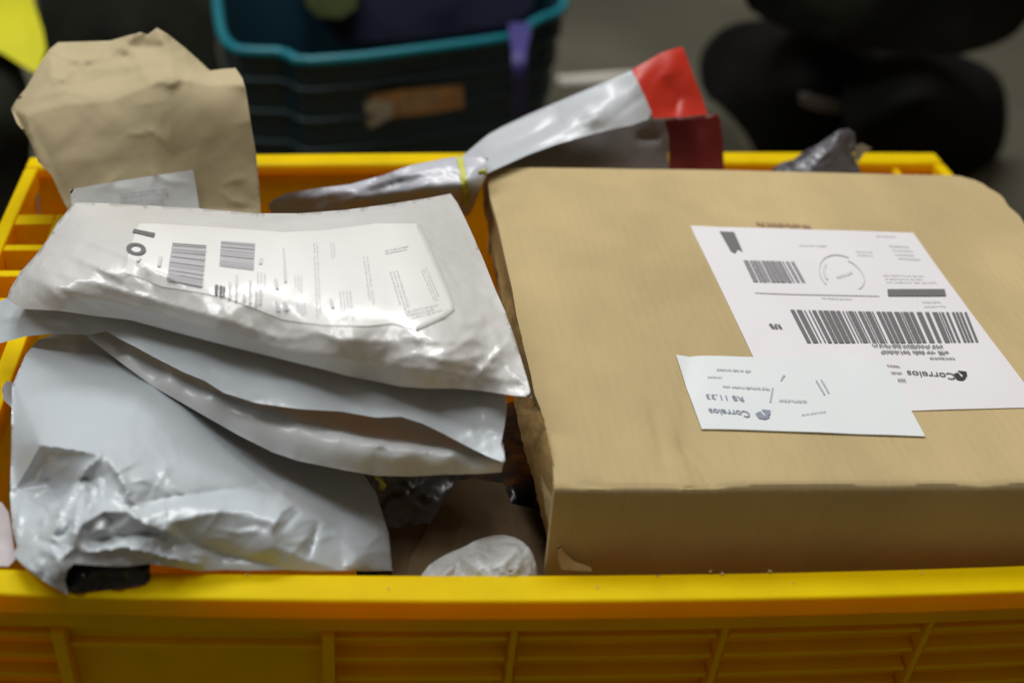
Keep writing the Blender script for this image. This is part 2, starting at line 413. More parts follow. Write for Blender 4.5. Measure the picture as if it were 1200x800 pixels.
for i in range(len(ribs) - 1):
    xa_, xb_ = ribs[i] + .0024, ribs[i + 1] - .0024
    if i == cardbay:
        MB().prism([(yfz(zt) + .0045, zt - .0003), (yfz(zt) + .0075, zt - .0003), (yfz(-.19) + .0075, -.19), (yfz(-.19) + .0045, -.19)], 'x', xa_, xb_).build('card_panel', YEL, crate)
        MB().prism([(yfz(-.0335) + .001, -.032), (yfz(-.0335) + .0044, -.032), (yfz(-.0335) + .0044, -.0345), (yfz(-.0335) + .001, -.0345)], 'x', xa_, xb_).build('card_panel_ledge', YEL, crate, .0004)
        continue
    src = None
    for r in range(13):
        z = zt - .005 - r * pitch
        if src is None:
            src = MB().prism([(yfz(z) + .0012, z - .0024), (yfz(z) + .0012, z - .0004), (yfz(z) + .0076, z), (yfz(z) + .0076, z - .0028)], 'x', xa_, xb_).build('slat', YEL, crate, .0003)
            z00 = z
        else:
            c = src.copy(); COL.objects.link(c); c.parent = crate; c.location = (0, yfz(z) - yfz(z00), z - z00)
MB().prism([(yfz(-.191), -.191), (yfz(-.191) + .008, -.191), (yfz(FZ) + .008, FZ + .002), (yfz(FZ), FZ + .002)], 'x', X0 + .004, X1 - .004).build('lower_front_panel', YEL, crate)

# the loaded crate is bowed: its long sides follow gentle curves
FQ = np.polyfit(*zip(*[(uz(a, b, 0)[0], uz(a, b, 0)[1]) for a, b in ((-60, 662), (60, 664), (250, 670), (500, 673), (700, 673), (900, 670), (1180, 663))]), 2)
BQ = np.polyfit(*zip(*[(uz(a, b, 0)[0], uz(a, b, 0)[1]) for a, b in ((45, 184), (300, 180), (530, 179), (860, 178), (1010, 178), (1110, 179))]), 2)
for o in [c for c in crate.children if c.type == 'MESH']:
    if o.data.get('bowed'): continue
    o.data['bowed'] = 1; off = np.array(o.parent.location)
    n = o.name.split('.')[0]
    if n in ('front_rim', 'back_rim', 'front_wall', 'back_wall', 'front_band', 'lower_front_panel', 'card_panel', 'card_panel_ledge', 'slat'):
        bm = bmesh.new(); bm.from_mesh(o.data); xs = [v.co.x for v in bm.verts]; a, b = min(xs), max(xs); k = max(2, int((b - a) / .02))
        for i in range(1, k):
            bmesh.ops.bisect_plane(bm, geom=bm.verts[:] + bm.edges[:] + bm.faces[:], plane_co=(a + (b - a) * i / k, 0, 0), plane_no=(1, 0, 0))
        bm.to_mesh(o.data); bm.free()
    for v in o.data.vertices:
        x = v.co.x + off[0]; y = v.co.y + off[1]
        yf0 = np.polyval(FQ, x) - (Y0 + .0135); yb0 = np.polyval(BQ, x) - Y1; q = min(max((y - Y0) / (Y1 - Y0), 0), 1)
        v.co.y += yf0 * (1 - q) + yb0 * q

# ================================================================== BIG CARDBOARD BOX
BZ = .03
box = root_empty('cardboard_box', 'large flat brown cardboard box with two white shipping labels and a torn left edge', 'box', (.21, .48, -.02))
yb_, yf_ = .6155, .3525
Lpx = [(568, 196), (571, 204), (574, 230), (583, 262), (591, 300), (600, 340), (605, 372), (614, 410), (622, 440), (626, 462), (633, 478), (640, 505), (643, 520), (648, 545), (650, 569)]
Lw = np.array([uz(a, b, BZ)[:2] for a, b in Lpx])
def xl(y): return np.interp(y, Lw[::-1, 1], Lw[::-1, 0])
def xr(y):
    b = .3525
    b -= max(0, y - .596) * .35 + max(0, y - .609) * 1.2
    return b + .0007 * math.sin(y * 300)
prof = []                                             # (y, z, drop)
for y in np.linspace(yb_, yf_ + .0035, 60): prof.append((y, BZ))
nt_ = len(prof)
for a in np.linspace(0, math.pi / 2, 6)[1:]: prof.append((yf_ + .0035 - .0035 * math.sin(a), BZ - .0035 * (1 - math.cos(a))))
for z in np.linspace(BZ - .006, -.022, 8): prof.append((yf_ + (.0 if z > 0 else -z * .06), z))
nx = 150; V = []
rng = np.random.RandomState(2)
tri1 = None
dents = [([(.1290, .3800), (.1330, .3680), (.1345, .3540)], .0030, .0026), ([(.1225, .402), (.118, .362), (.1255, .352)], .0014, .003), ([(.078, .360), (.083, .3555), (.094, .3545)], .0010, .0016),
         ([(.227, .372), (.240, .353)], .0012, .004), ([(.09, .50), (.15, .53), (.20, .56)], .0004, .006), ([(.2, .6), (.21, .57)], .0004, .004), ([(.145, .44), (.128, .375), (.13, .352)], .0012, .003)]
def warp(XY):
    P = XY * 1000
    h = .0010 * tri_noise(P, 70, 5, 1, 4) + .0012 * np.sin(P[:, 0] / 70 + 1) * np.sin(P[:, 1] / 60)
    for pts, amp, wd in dents: h = h - amp * np.exp(-(dist_line(XY, pts)[0] / wd))
    return h
rows = np.array([[(xl(min(max(y, yf_ + .001), yb_ - .001)) + (xr(y) - xl(min(max(y, yf_ + .001), yb_ - .001))) * (i / nx) ** 1.25, y, z) for i in range(nx + 1)] for y, z in prof])
flat = rows.reshape(-1, 3); P2 = flat[:, :2] * 1000
SH = -math.tan(math.radians(1.3))
hz = warp(flat[:, :2])
# the front-left corner is crushed a little
D = np.hypot(flat[:, 0] - flat[:, 0].min() - .004, flat[:, 1] - yf_); 
topm = flat[:, 2] > BZ - .001
flat[:, 2] += np.where(topm, hz, hz * .3)
flat[:, 1] += np.where(topm, 0, .0009 * tri_noise(np.c_[flat[:, 0], flat[:, 2]] * 1000, 40, 9, 2, 4))
flat[:, 1] += SH * (flat[:, 0] - .0733)
def grid_faces(r0, r1): return [(r * (nx + 1) + i, r * (nx + 1) + i + 1, (r + 1) * (nx + 1) + i + 1, (r + 1) * (nx + 1) + i) for r in range(r0, r1) for i in range(nx)]
def slab(name, r0, r1, off, m):
    Vt = flat.reshape(len(prof), nx + 1, 3)[r0:r1 + 1]; n = Vt.shape[0]
    O = Vt.reshape(-1, 3); I = O + off; W = nx + 1
    F = [(r * W + i, r * W + i + 1, (r + 1) * W + i + 1, (r + 1) * W + i) for r in range(n - 1) for i in range(nx)]
    Fb = [tuple(j + len(O) for j in f[::-1]) for f in F]; E = []
    L = [r * W for r in range(n)] ; Rr = [r * W + nx for r in range(n)]; T = list(range(W)); B = [(n - 1) * W + i for i in range(W)]
    for e in (L, Rr, T, B):
        for a, b in zip(e, e[1:]): E.append((a, b, b + len(O), a + len(O)))
    o = link_mesh(name, np.r_[O, I], F + Fb + E, m, box, True); o.data.set_sharp_from_angle(angle=1.0); return o
slab('top_panel', 0, nt_ + 1, np.array([0, 0.0, -.0032]), CARD)
slab('front_panel', nt_ + 1, len(prof) - 1, np.array([0, .0032, -.0003]), CARD)
# remaining sides, back and bottom
MB().box(.0785, .347, yb_ - .004, yb_ - .001, -.022, BZ - .004).build('back_panel', CARD, box)
MB().box(.3465, .3495, yf_ + .004, yb_ - .02, -.022, BZ - .004).build('right_panel', CARD, box)
MB().box(.080, .346, yf_ + .004, yb_ - .005, -.0215, -.0185).build('bottom_panel', CARD, box)
# torn left side: two flaps of corrugated board seen edge on
f = Field([(567, 214, .024), (580, 260, .020), (598, 340, .018), (604, 440, .016), (612, 520, .010), (632, 590, .000), (655, 660, -.012), (575, 216, .028), (603, 350, .027), (626, 462, .026), (648, 560, .025), (652, 600, .012), (656, 660, -.009)])
f.crease([(612, 480), (626, 480)], -2.0, 3); f.crease([(618, 500), (640, 580), (650, 650)], -2.2, 4); f.noise(22, 1.2, 3)
sheet('side_flap', f, [(566, 216), (571, 208), (574, 228), (583, 262), (592, 300), (601, 340), (606, 372), (615, 410), (623, 440), (627, 462), (634, 478), (641, 505), (649, 545), (651, 572), (652, 610), (656, 662), (650, 660), (641, 628), (633, 600), (625, 560), (616, 532), (608, 500), (602, 465), (598, 430), (592, 370), (583, 320), (574, 280), (566, 240)], CARD_IN, box, step=3, thick=.004, edge=10, jag=.5)
f = Field([(630, 500, .021), (645, 560, .018), (640, 600, .004), (652, 650, -.010), (626, 470, .025)])
f.noise(14, 1.5, 8)
sheet('torn_liner', f, [(628, 468), (634, 480), (641, 506), (647, 530), (649, 560), (650, 600), (653, 640), (648, 634), (640, 600), (634, 560), (629, 520), (624, 490)], CARD, box, step=3, thick=.002, edge=8, off=.003, jag=.6)
f = Field([(654, 640, 'y', .3500), (692, 667, 'y', .3475), (656, 667, 'y', .3480), (670, 650, 'y', .3505)])
sheet('curled_corner_flap', f, [(653, 634), (660, 646), (672, 657), (692, 664), (694, 669), (672, 668), (658, 667), (654, 655)], CARD, box, step=3, thick=.001, edge=5)
# shipping labels, each a thin sheet of paper lying on the box with its print
def on_box(base_):
    def f(P, off):
        A = plane_fn(BZ)(P, 0); Q = A[:, :2].copy(); Q[:, 1] -= SH * (Q[:, 0] - .0733)
        A[:, 2] = BZ + warp(Q) + base_ + off; return A
    return f
def flat_label(name, corners, z, m, parent, label=None):
    P = np.array([quad_pt(corners, [s], [t])[0] for t in np.linspace(0, 1, 31) for s in np.linspace(0, 1, 31)])
    A = on_box(z)(P, 0); A[:, 2] += .0002 + .00025 * tri_noise(P, 50, 4, 1, 3); B = A - np.array([0, 0, .0004])
    F = [(j * 31 + i, j * 31 + i + 1, (j + 1) * 31 + i + 1, (j + 1) * 31 + i) for j in range(30) for i in range(30)]
    Fb = [tuple(k + 961 for k in f[::-1]) for f in F]; E = []
    for e in ([i for i in range(31)], [930 + i for i in range(31)], [i * 31 for i in range(31)], [i * 31 + 30 for i in range(31)]):
        for a, b in zip(e, e[1:]): E.append((a, b, b + 961, a + 961))
    o = link_mesh(name, np.r_[A, B], F + Fb + E, m, parent, True); o.data.set_sharp_from_angle(angle=1)
    if label: o['label'] = label
    return o
ZL = .0003
big = flat_label('shipping_label', [(809, 265), (1070, 273), (1222, 477), (915, 485)], ZL, PAPER, box, 'large white address label with barcodes')
sml = flat_label('postage_label', [(792, 417), (1036, 423), (1084, 512), (822, 504)], ZL + .0004, PAPER_B, box, 'small bluish white postage label overlapping the big one')
fn = on_box(ZL + .0003)
p = Print(fn)
p.poly([(843, 272), (860, 273), (871, 298), (856, 298)], [(0, 0), (1, 0), (1.0, .93), (.72, .8), (.35, 1.0), (.1, .9)])
p.build('printed_flag', INK_S, big)
p = Print(fn); p.bars([(926, 363), (1133, 365), (1147, 400), (946, 402)], 34, 12, .56)
p.build('barcode', INK_S, big)
p = Print(fn); p.quad([(1040, 338), (1107, 338), (1109, 346), (1041, 346)]); p.build('printed_bar', INK_S, big)
p = Print(fn); p.text([(917, 386), (904, 386), (900, 380), (913, 380)], 'RFB', .02); p.build('printed_code', INK_S, big)
p = Print(fn); p.bars([(871, 306), (930, 307), (944, 331), (883, 331)], 15, 5, .62); p.build('barcode', INK_M, big)
p = Print(fn)
p.text([(1121, 445), (1064, 441), (1062, 434), (1118, 437)], 'Correios', .01)
p.build('printed_word', INK_S, big)
p = Print(fn)
p.poly([(1116, 434), (1132, 434), (1136, 446), (1120, 446)], [(.35, 0), (1, .1), (.95, .55), (.55, .75), (.65, .4)]); p.poly([(1116, 434), (1132, 434), (1136, 446), (1120, 446)], [(0, .35), (.35, .2), (.5, .62), (.85, .72), (.5, 1), (.1, .9)])
p.build('printed_emblem', INK, big)
p = Print(fn)
p.dashes([(1106, 409), (1022, 408), (1020, 401), (1104, 402)], 1, 2, .75)
p.dashes([(1114, 416), (998, 415), (996, 409), (1110, 410)], 1, 3, .8)
p.dashes([(1120, 422), (1078, 421), (1076, 417), (1118, 418)], 1, 4, .8)
p.dashes([(1056, 432), (1038, 431), (1036, 426), (1052, 427)], 1, 5, .6); p.dashes([(1058, 440), (1044, 440), (1042, 434), (1056, 435)], 1, 6, .6); p.dashes([(1062, 449), (1050, 449), (1048, 443), (1060, 443)], 1, 7, .8)
p.build('small_print', INK_M, big)
p = Print(fn)
for c, r, sd in (([(936, 286), (985, 287), (985, 291), (936, 290)], 1, 1), ([(962, 346), (998, 347), (1000, 352), (963, 351)], 1, 2), ([(1002, 293), (1030, 294), (1034, 302), (1005, 301)], 2, 3),
                 ([(1024, 275), (1058, 276), (1060, 280), (1027, 279)], 1, 4), ([(1040, 286), (1066, 287), (1084, 306), (1054, 305)], 4, 5), ([(1034, 320), (1084, 321), (1100, 332), (1040, 332)], 3, 6), ([(1080, 350), (1110, 350), (1118, 360), (1084, 360)], 2, 8)):
    p.dashes(c, r, sd, .5)
p.quad([(884, 343), (1030, 345), (1031, 346.2), (885, 344.2)])
p.ring([(950, 296), (1008, 297), (1030, 346), (966, 346)], .44, .47, 150, 300); p.ring([(950, 296), (1008, 297), (1030, 346), (966, 346)], .36, .39, -60, 60, 16); p.ring([(950, 296), (1008, 297), (1030, 346), (966, 346)], .34, .385, 160, 220, 10)
p.dashes([(1000, 322), (976, 330), (974, 324), (998, 316)], 1, 9, .6)
p.build('faint_print', INK_F, big)
fn = on_box(ZL + .0007)
p = Print(fn)
p.text([(880, 492), (832, 488), (829, 481), (876, 484)], 'Correios', .015)
p.build('printed_word', INK_B, sml)
p = Print(fn); p.text([(872, 473), (828, 470), (826, 463), (869, 466)], 'R$ 11,33', .005)
p.build('printed_price', INK_B, sml)
p = Print(fn)
e = [(883, 482), (902, 482), (906, 494), (887, 494)]
p.poly(e, [(.45, 0), (1, .1), (.9, .5), (.55, .8), (.6, .4)]); p.poly(e, [(0, .4), (.35, .2), (.5, .62), (.85, .75), (.5, 1), (.1, .9)])
p.build('printed_emblem', INK_B, sml)
p = Print(fn)
p.dashes([(880, 439), (822, 436), (821, 433), (879, 435)], 1, 3, .8); p.dashes([(846, 446), (822, 445), (821, 442), (845, 443)], 1, 4, .8)
p.dashes([(902, 460), (838, 457), (836, 453), (900, 455)], 1, 5, .6); p.dashes([(946, 475), (910, 473), (909, 469), (944, 470)], 1, 6, .8)
p.dashes([(968, 486), (930, 492), (928, 488), (966, 482)], 1, 7, .5)
p.quad([(955, 447), (957, 447), (967, 464), (965, 464)]); p.quad([(961, 446), (963, 446), (972, 462), (970, 462)]); p.quad([(917, 441), (920, 441), (915, 448), (914, 447)]); p.quad([(904, 456), (906, 456), (903, 473), (901, 473)])
p.build('faint_print', INK_G, sml)
p = Print(on_box(.0003)); p.dashes([(885, 260), (960, 263), (962, 269), (887, 266)], 1, 5, .8); p.build('faded_stamp_print', INK_BR, box)

# ================================================================== TOP SILVER MAILER
fA = Field([(88, 237, .052), (160, 240, .055), (230, 244, .056), (300, 249, .056), (430, 235, .054), (528, 226, .048),
            (565, 300, .052), (605, 400, .052), (622, 464, .046), (560, 456, .045), (430, 442, .047), (300, 416, .047), (200, 392, .045), (110, 368, .045), (8, 350, .036), (25, 318, .044), (60, 275, .050),
            (120, 290, .064), (220, 310, .069), (340, 330, .071), (450, 320, .070), (510, 340, .067), (250, 370, .063), (400, 405, .064), (520, 425, .060), (120, 340, .058), (60, 335, .055), (180, 262, .065), (330, 275, .068), (460, 262, .064)])
fA.crease([(30, 322), (70, 338), (150, 358), (240, 382), (330, 408), (430, 424), (520, 436), (600, 446)], 3.6, 9, 22, .3)
fA.crease([(250, 378), (300, 388), (340, 402)], 1.2, 3, 8); fA.crease([(62, 272), (100, 281), (150, 300), (205, 330)], 2.6, 5, 9); fA.crease([(48, 292), (90, 302), (145, 328)], 2.4, 4, 8)
fA.crease([(40, 312), (110, 332), (200, 358), (300, 384)], 2.0, 4, 7); fA.crease([(300, 262), (360, 256), (430, 252), (480, 246)], 2.2, 5, 16)
fA.crease([(110, 250), (200, 262), (300, 268)], -1.2, 10); fA.crease([(500, 262), (520, 300), (545, 350)], -.8, 6)
fA.crease([(560, 390), (530, 410), (500, 418)], 1.6, 4, 9); fA.crease([(600, 395), (575, 420), (560, 440)], 2.2, 3, 9); fA.crease([(575, 380), (590, 420), (612, 450)], 1.5, 4, 8)
fA.crease([(470, 395), (520, 402), (560, 398)], 1.3, 3, 8); fA.crease([(350, 385), (400, 398), (470, 402)], 1.2, 4, 9); fA.crease([(540, 280), (580, 330), (600, 380)], .9, 5, 9); fA.crease([(545, 330), (575, 350), (605, 385)], -1, 5)
fA.crease([(450, 425), (490, 415), (530, 425), (570, 415)], 1.4, 3, 7); fA.crease([(560, 455), (566, 430), (560, 410)], 1.2, 2.5, 6)
fA.noise(45, .9, 11, [(560, 400, 120), (60, 320, 110), (300, 400, 160)]); fA.noise(110, 1.2, 14); fA.noise(34, .7, 31); fA.noise(20, 1.3, 21, [(575, 420, 80), (450, 418, 90), (260, 395, 110), (70, 325, 70)])
fA.crinkle(90, 320, 75, 35, 22, 1, 1.0, (25, 70), (.0, .8)); fA.crinkle(330, 410, 230, 28, 34, 2, 1.1, (20, 60), (-.2, .7)); fA.crinkle(560, 380, 50, 70, 22, 3, 1.2, (18, 50), (-1.2, 1.2)); fA.crinkle(360, 250, 200, 10, 12, 4, .7, (30, 80), (-.3, .2))
Aol = [(88, 237), (120, 238), (160, 240), (230, 244), (300, 250), (350, 250), (404, 246), (450, 240), (502, 232), (528, 227), (536, 238), (545, 256), (556, 280), (567, 305), (580, 338), (592, 365), (603, 395), (612, 425), (618, 445), (623, 465), (600, 463), (566, 458), (536, 455), (500, 455), (469, 453), (440, 447), (405, 440), (380, 433), (330, 421), (270, 406), (220, 393), (152, 375), (110, 370), (68, 364), (30, 362), (18, 357), (8, 350), (12, 338), (24, 318), (30, 312), (44, 296), (56, 280), (66, 262), (78, 248)]
top = root_empty('silver_mailer', 'shiny silver white plastic mailer on top of the heap, with a long label pouch', 'mailer bag', tuple(fA.pts([(300, 330)])[0] - np.array([0, 0, .02])))
sheet('bag', fA, Aol, SILV, top, step=3.5, thick=.014, edge=40)
Lol = [(182, 262), (250, 266), (330, 272), (380, 270), (440, 262), (488, 262), (500, 285), (515, 320), (528, 352), (531, 364), (520, 370), (505, 379), (490, 387), (478, 384), (460, 379), (430, 382), (380, 381), (340, 376), (330, 374), (300, 362), (262, 348), (230, 342), (190, 336), (165, 326), (148, 320), (150, 300), (158, 275), (163, 262)]
lab = sheet('label_pouch', fA, Lol, POUCHP, top, step=4, thick=.0004, edge=4, off=.00035)
lab.data.set_sharp_from_angle(angle=.8)
pf = lambda P, off: fA.pts(P, off + .0011)
p = Print(pf, .0002)
p.bars([(202, 284), (195, 328), (237, 336), (242, 287)], 16, 4, .72, 3)
p.bars([(259, 282), (257, 311), (297, 316), (299, 285)], 15, 9, .7, 3); p.build('barcode', INK_G, lab)
p = Print(pf, .0002)
p.quad([(155, 272), (157, 268), (182, 273), (180, 278)], n=3); p.build('bold_stroke', INK_S, lab)
p = Print(pf, .0002); p.ring([(149, 283), (172, 286), (170, 300), (147, 297)], .26, .5, 0, 360, 24)
p.build('bold_print', INK_S, lab)
p = Print(pf, .0002)
p.quad([(252, 333), (256, 334), (255, 345), (251, 344)]); p.quad([(257.5, 334), (261, 335), (260, 347), (256.5, 346)]); p.quad([(261.8, 335), (264, 336), (263, 347), (261, 346)])
p.build('bold_print', INK_S, lab)
p = Print(pf, .0002)
def vlines(c, rows, sd, h=.4): p.dashes(c, rows, sd, h)
vlines([(176, 314), (168, 313), (166, 322), (174, 324)], 1, 1); p.quad([(186, 300), (190, 300), (188, 312), (184, 311)], n=2); p.quad([(162, 302), (166, 302), (163, 306), (159, 305)])
p.quad([(304, 302), (308, 302), (307, 309), (303, 309)])
for x, y0, y1, y2 in ((268, 330, 350, 0), (276, 322, 352, 0), (285, 344, 352, 0), (292, 328, 355, 0), (299, 340, 357, 0), (304, 338, 356, 0)): p.quad([(x, y0), (x + 2.4, y0), (x + 1.8, y1), (x - .6, y1)], n=3)
for x, y0, y1, wd in ((321, 326, 338, 3), (331, 290, 330, 2), (322, 353, 364, 3), (331, 353, 363, 4), (386, 350, 360, 3)): p.quad([(x, y0), (x + wd, y0), (x + wd + 3, y1), (x + 2, y1)], n=3)
for c, rw, sd in (([(344, 322), (345, 342), (355, 342), (354, 322)], 3, 1), ([(366, 284), (370, 372), (377, 372), (373, 284)], 2, 2), ([(386, 284), (389, 310), (395, 310), (392, 284)], 2, 3), ([(346, 350), (348, 370), (360, 372), (358, 352)], 3, 4),
                  ([(396, 340), (400, 378), (416, 378), (412, 340)], 4, 5), ([(424, 300), (434, 372), (442, 372), (432, 300)], 2, 8), ([(300, 318), (300, 336), (312, 338), (312, 320)], 3, 9)): p.dashes(c, rw, sd, .45, 1)
p.build('small_print', INK_F, lab)
p = Print(pf, .0002)
p.dashes([(450, 292), (490, 284), (491, 290), (452, 298)], 2, 3, .6); p.dashes([(455, 318), (472, 372), (484, 370), (467, 316)], 3, 4, .5); p.dashes([(492, 316), (510, 358), (520, 356), (500, 312)], 3, 5, .5); p.dashes([(476, 362), (516, 354), (518, 364), (478, 374)], 3, 6, .5)
p.build('faint_print', INK_P, lab)

fE = fA
lip = MB()
def strip_on(fld, pts, wd, off, name, m, parent):
    P = np.array(densify(pts, 6, False)); T = np.gradient(P, axis=0); T /= np.linalg.norm(T, axis=1)[:, None]; N = np.c_[-T[:, 1], T[:, 0]]
    A = fld.pts(P - N * wd / 2, off * .3); B = fld.pts(P, off); C = fld.pts(P + N * wd / 2, off * .3); n = len(P)
    V = np.r_[A, B, C]; F = [(i, i + 1, n + i + 1, n + i) for i in range(n - 1)] + [(n + i, n + i + 1, 2 * n + i + 1, 2 * n + i) for i in range(n - 1)]
    return link_mesh(name, V, F, m, parent, True)
strip_on(fA, [(490, 264), (500, 285), (515, 320), (527, 350), (530, 362), (520, 370), (502, 378), (488, 385)], 6, .0014, 'pouch_seam', SILV, lab)

# ================================================================== MIDDLE GREY MAILER (folded, open mouth)
mid = root_empty('grey_mailer', 'grey plastic mailer with a folded gaping edge, directly under the silver mailer', 'mailer bag', tuple(uz(330, 470, .02)))
fB = Field([(0, 352, .024), (0, 400, .018), (60, 370, .034), (60, 392, .030), (100, 372, .037), (110, 392, .034), (200, 380, .041), (350, 420, .042), (500, 440, .040), (590, 458, .038), (140, 398, .037), (215, 437, .036), (300, 472, .037), (400, 482, .038), (470, 488, .038), (520, 508, .035), (590, 540, .0305), (595, 490, .033), (250, 425, .0400), (400, 450, .041), (500, 475, .038)])
fB.crease([(440, 500), (470, 488), (530, 512), (588, 542)], 1.0, 6, 14); fB.crease([(380, 452), (420, 470), (450, 490)], -1.0, 7); fB.noise(60, 1.4, 6); fB.noise(26, .5, 16); fB.crease([(0, 374), (40, 372), (90, 380)], 2, 5, 8); fB.crinkle(420, 455, 160, 25, 16, 5, .7, (20, 70), (-.1, .7)); fB.crinkle(560, 490, 30, 35, 10, 6, .9, (12, 35), (-1, 1.4)); fB.crinkle(40, 375, 50, 18, 10, 7, .9, (15, 40), (-.3, .3))
fB.crease([(520, 480), (545, 490), (560, 520)], 1.2, 6); fB.noise(25, 1.0, 9, [(30, 380, 80), (560, 500, 60)])
sheet('upper_layer', fB, [(0, 353), (8, 349), (60, 352), (120, 350), (300, 380), (450, 420), (570, 430), (592, 460), (594, 478), (591, 500), (587, 520), (591, 534), (589, 541), (575, 536), (550, 524), (520, 508), (495, 496), (470, 488), (440, 489), (400, 482), (350, 479), (300, 472), (262, 460), (240, 446), (215, 436), (180, 418), (158, 406), (140, 397), (125, 388), (105, 392), (60, 391), (30, 394), (0, 402), (-6, 390), (-6, 360)], GREYF, mid, step=4, thick=.0035, edge=14)
crest = [(105, 388, .0300), (150, 417, .0295), (200, 440, .0290), (250, 461, .0288), (300, 479, .0288), (350, 495, .0288), (400, 510, .0290), (440, 521, .0295), (480, 527, .0298), (530, 533, .0298), (588, 541, .0292)]
base = [(92, 392, .0265), (130, 420, .0255), (175, 452, .0235), (215, 475, .0220), (262, 500, .0200), (320, 528, .0180), (380, 547, .0170), (440, 556, .0165), (490, 557, .0175), (540, 556, .0195), (588, 553, .0235)]
rows_ = crest + base + [(x + 3, y - 9, z - (.0035 if 150 < x < 560 else .001)) for x, y, z in crest] + [(x + 7, y - 24, z - (.013 if 150 < x < 560 else .003)) for x, y, z in crest[:-1]] + [(200, 395, .012), (350, 440, .012), (500, 480, .014)]
fB2 = Field(rows_, lin=.3)
fB2.crease([(105, 387), (150, 416), (200, 439), (250, 460), (300, 478), (350, 494), (400, 509), (440, 521), (480, 527), (530, 532), (588, 540)], 1.6, 3, 5, .2)
fB2.crease([(455, 500), (450, 512), (442, 524)], 1.4, 3, 5); fB2.crease([(440, 526), (441, 556)], -.8, 2.5); fB2.noise(50, .5, 3); fB2.crease([(330, 500), (345, 520), (350, 540)], .7, 4); fB2.crinkle(300, 500, 220, 40, 18, 8, .6, (20, 60), (.2, .9)); fB2.noise(16, .5, 5, [(440, 515, 90)])
sheet('lower_layer', fB2, [(82, 352), (140, 370), (250, 400), (400, 440), (560, 480), (590, 520), (592, 540), (589, 545), (588, 553), (560, 555), (520, 556), (480, 558), (440, 557), (400, 550), (350, 540), (320, 530), (280, 510), (250, 493), (210, 470), (180, 453), (150, 431), (125, 412), (104, 396), (92, 384), (84, 368)], GREYM, mid, step=4, thick=.006, edge=30)

# ================================================================== LOWER LEFT GREY MAILER
fC = Field([(20, 400, .018), (120, 400, .020), (250, 430, .012), (380, 490, -.008), (430, 560, -.008), (455, 610, -.012), (462, 668, -.020), (18, 450, .020), (12, 520, .016), (10, 600, .010), (14, 645, .006), (75, 697, .003), (70, 668, .012), (120, 668, .010), (255, 668, .001), (400, 669, -.006),
            (80, 460, .026), (160, 465, .026), (250, 520, .014), (330, 560, .004), (150, 550, .029), (48, 521, .027), (120, 532, .031), (60, 572, .0125), (88, 574, .020), (20, 572, .010), (40, 606, .0125), (220, 590, .023), (320, 610, .015), (400, 610, -.004), (420, 655, -.006), (320, 640, .010), (120, 620, .022), (60, 630, .017), (180, 655, .010), (30, 660, .010)], lin=.35)
cr = lambda p, a, *k: fC.crease(p, a * (1.7 if abs(a) > 1.3 and p[0] != (170, 440) else 1), *k)
cr([(16, 575), (48, 522), (80, 526), (120, 533)], 2.6, 5, 12, .3)            # facet top edge
cr([(120, 533), (100, 550), (80, 580), (70, 600), (60, 640)], 3.4, 5, 10, .3)
cr([(124, 534), (135, 550), (150, 575), (150, 592)], 2.8, 5, 9); cr([(70, 590), (82, 570), (100, 560), (118, 575)], -2.6, 4, 6)
cr([(145, 595), (165, 612), (190, 622), (225, 636)], 3.0, 4, 9); cr([(150, 592), (220, 580), (300, 570), (330, 578)], -3.8, 9, 16, .4)
cr([(85, 640), (95, 615), (120, 600), (150, 600)], 2.6, 4, 8); cr([(60, 628), (75, 625), (84, 610)], -3.0, 4, 6)
cr([(90, 645), (110, 646), (145, 641), (170, 646), (200, 654), (240, 662)], 3.0, 4, 7); cr([(100, 635), (140, 628), (180, 624), (210, 630)], -2.6, 5, 6)
cr([(70, 655), (90, 640), (86, 620), (90, 600), (96, 575)], 2.4, 3, 6); cr([(76, 680), (70, 655), (60, 640)], 2.2, 4, 6); cr([(40, 632), (62, 636), (70, 650)], -1.8, 4)
cr([(180, 632), (200, 612), (250, 600), (310, 598)], 2.0, 10, 16); cr([(200, 625), (260, 650), (330, 664)], -2.6, 8, 10)
cr([(318, 624), (330, 600), (345, 590)], 1.8, 3, 7); cr([(360, 655), (368, 630), (374, 612)], -2.2, 3, 6); cr([(330, 622), (345, 605), (352, 600)], -1.6, 3, 6)
cr([(20, 450), (60, 425), (110, 405)], 1.2, 10); cr([(96, 600), (104, 590), (112, 572), (108, 562)], 2.4, 3, 5); cr([(30, 575), (22, 610), (18, 640)], 1.4, 5)
cr([(170, 440), (225, 490), (280, 540), (330, 580), (390, 620), (430, 665)], 3.5, 45, 14, .3); cr([(118, 600), (130, 610), (126, 622)], -2.2, 4, 5)
fC.noise(36, 6.0, 2, [(105, 605, 75), (190, 640, 60)]); fC.noise(17, 2.6, 5, [(95, 610, 55), (120, 650, 60), (60, 650, 50)]); fC.crinkle(110, 610, 85, 60, 42, 9, 2.0, (15, 45), (-1.6, 1.6), (1.5, 3)); fC.crinkle(280, 625, 130, 38, 26, 10, 1.1, (20, 70), (-.9, .5)); fC.crinkle(180, 500, 150, 60, 12, 11, .5, (40, 100), (.3, .9))
fC.noise(70, 1.6, 8); fC.noise(30, .6, 18)
low = root_empty('grey_mailer', 'puffy pale grey mailer with a crumpled corner hanging over the front rim at left', 'mailer bag', tuple(uz(230, 560, -.01)))
sheet('bag', fC, [(14, 452), (20, 438), (30, 415), (45, 398), (80, 385), (180, 400), (300, 450), (400, 520), (440, 575), (456, 625), (460, 668), (430, 669), (400, 668), (370, 669), (330, 667), (290, 668), (262, 667), (235, 669), (200, 664), (175, 660), (140, 664), (112, 662), (86, 660), (79, 668), (76, 680), (80, 697), (70, 692), (50, 679), (32, 667), (15, 649), (20, 640), (14, 620), (12, 580), (13, 520)], GREYF, low, step=3, thick=.018, edge=60)
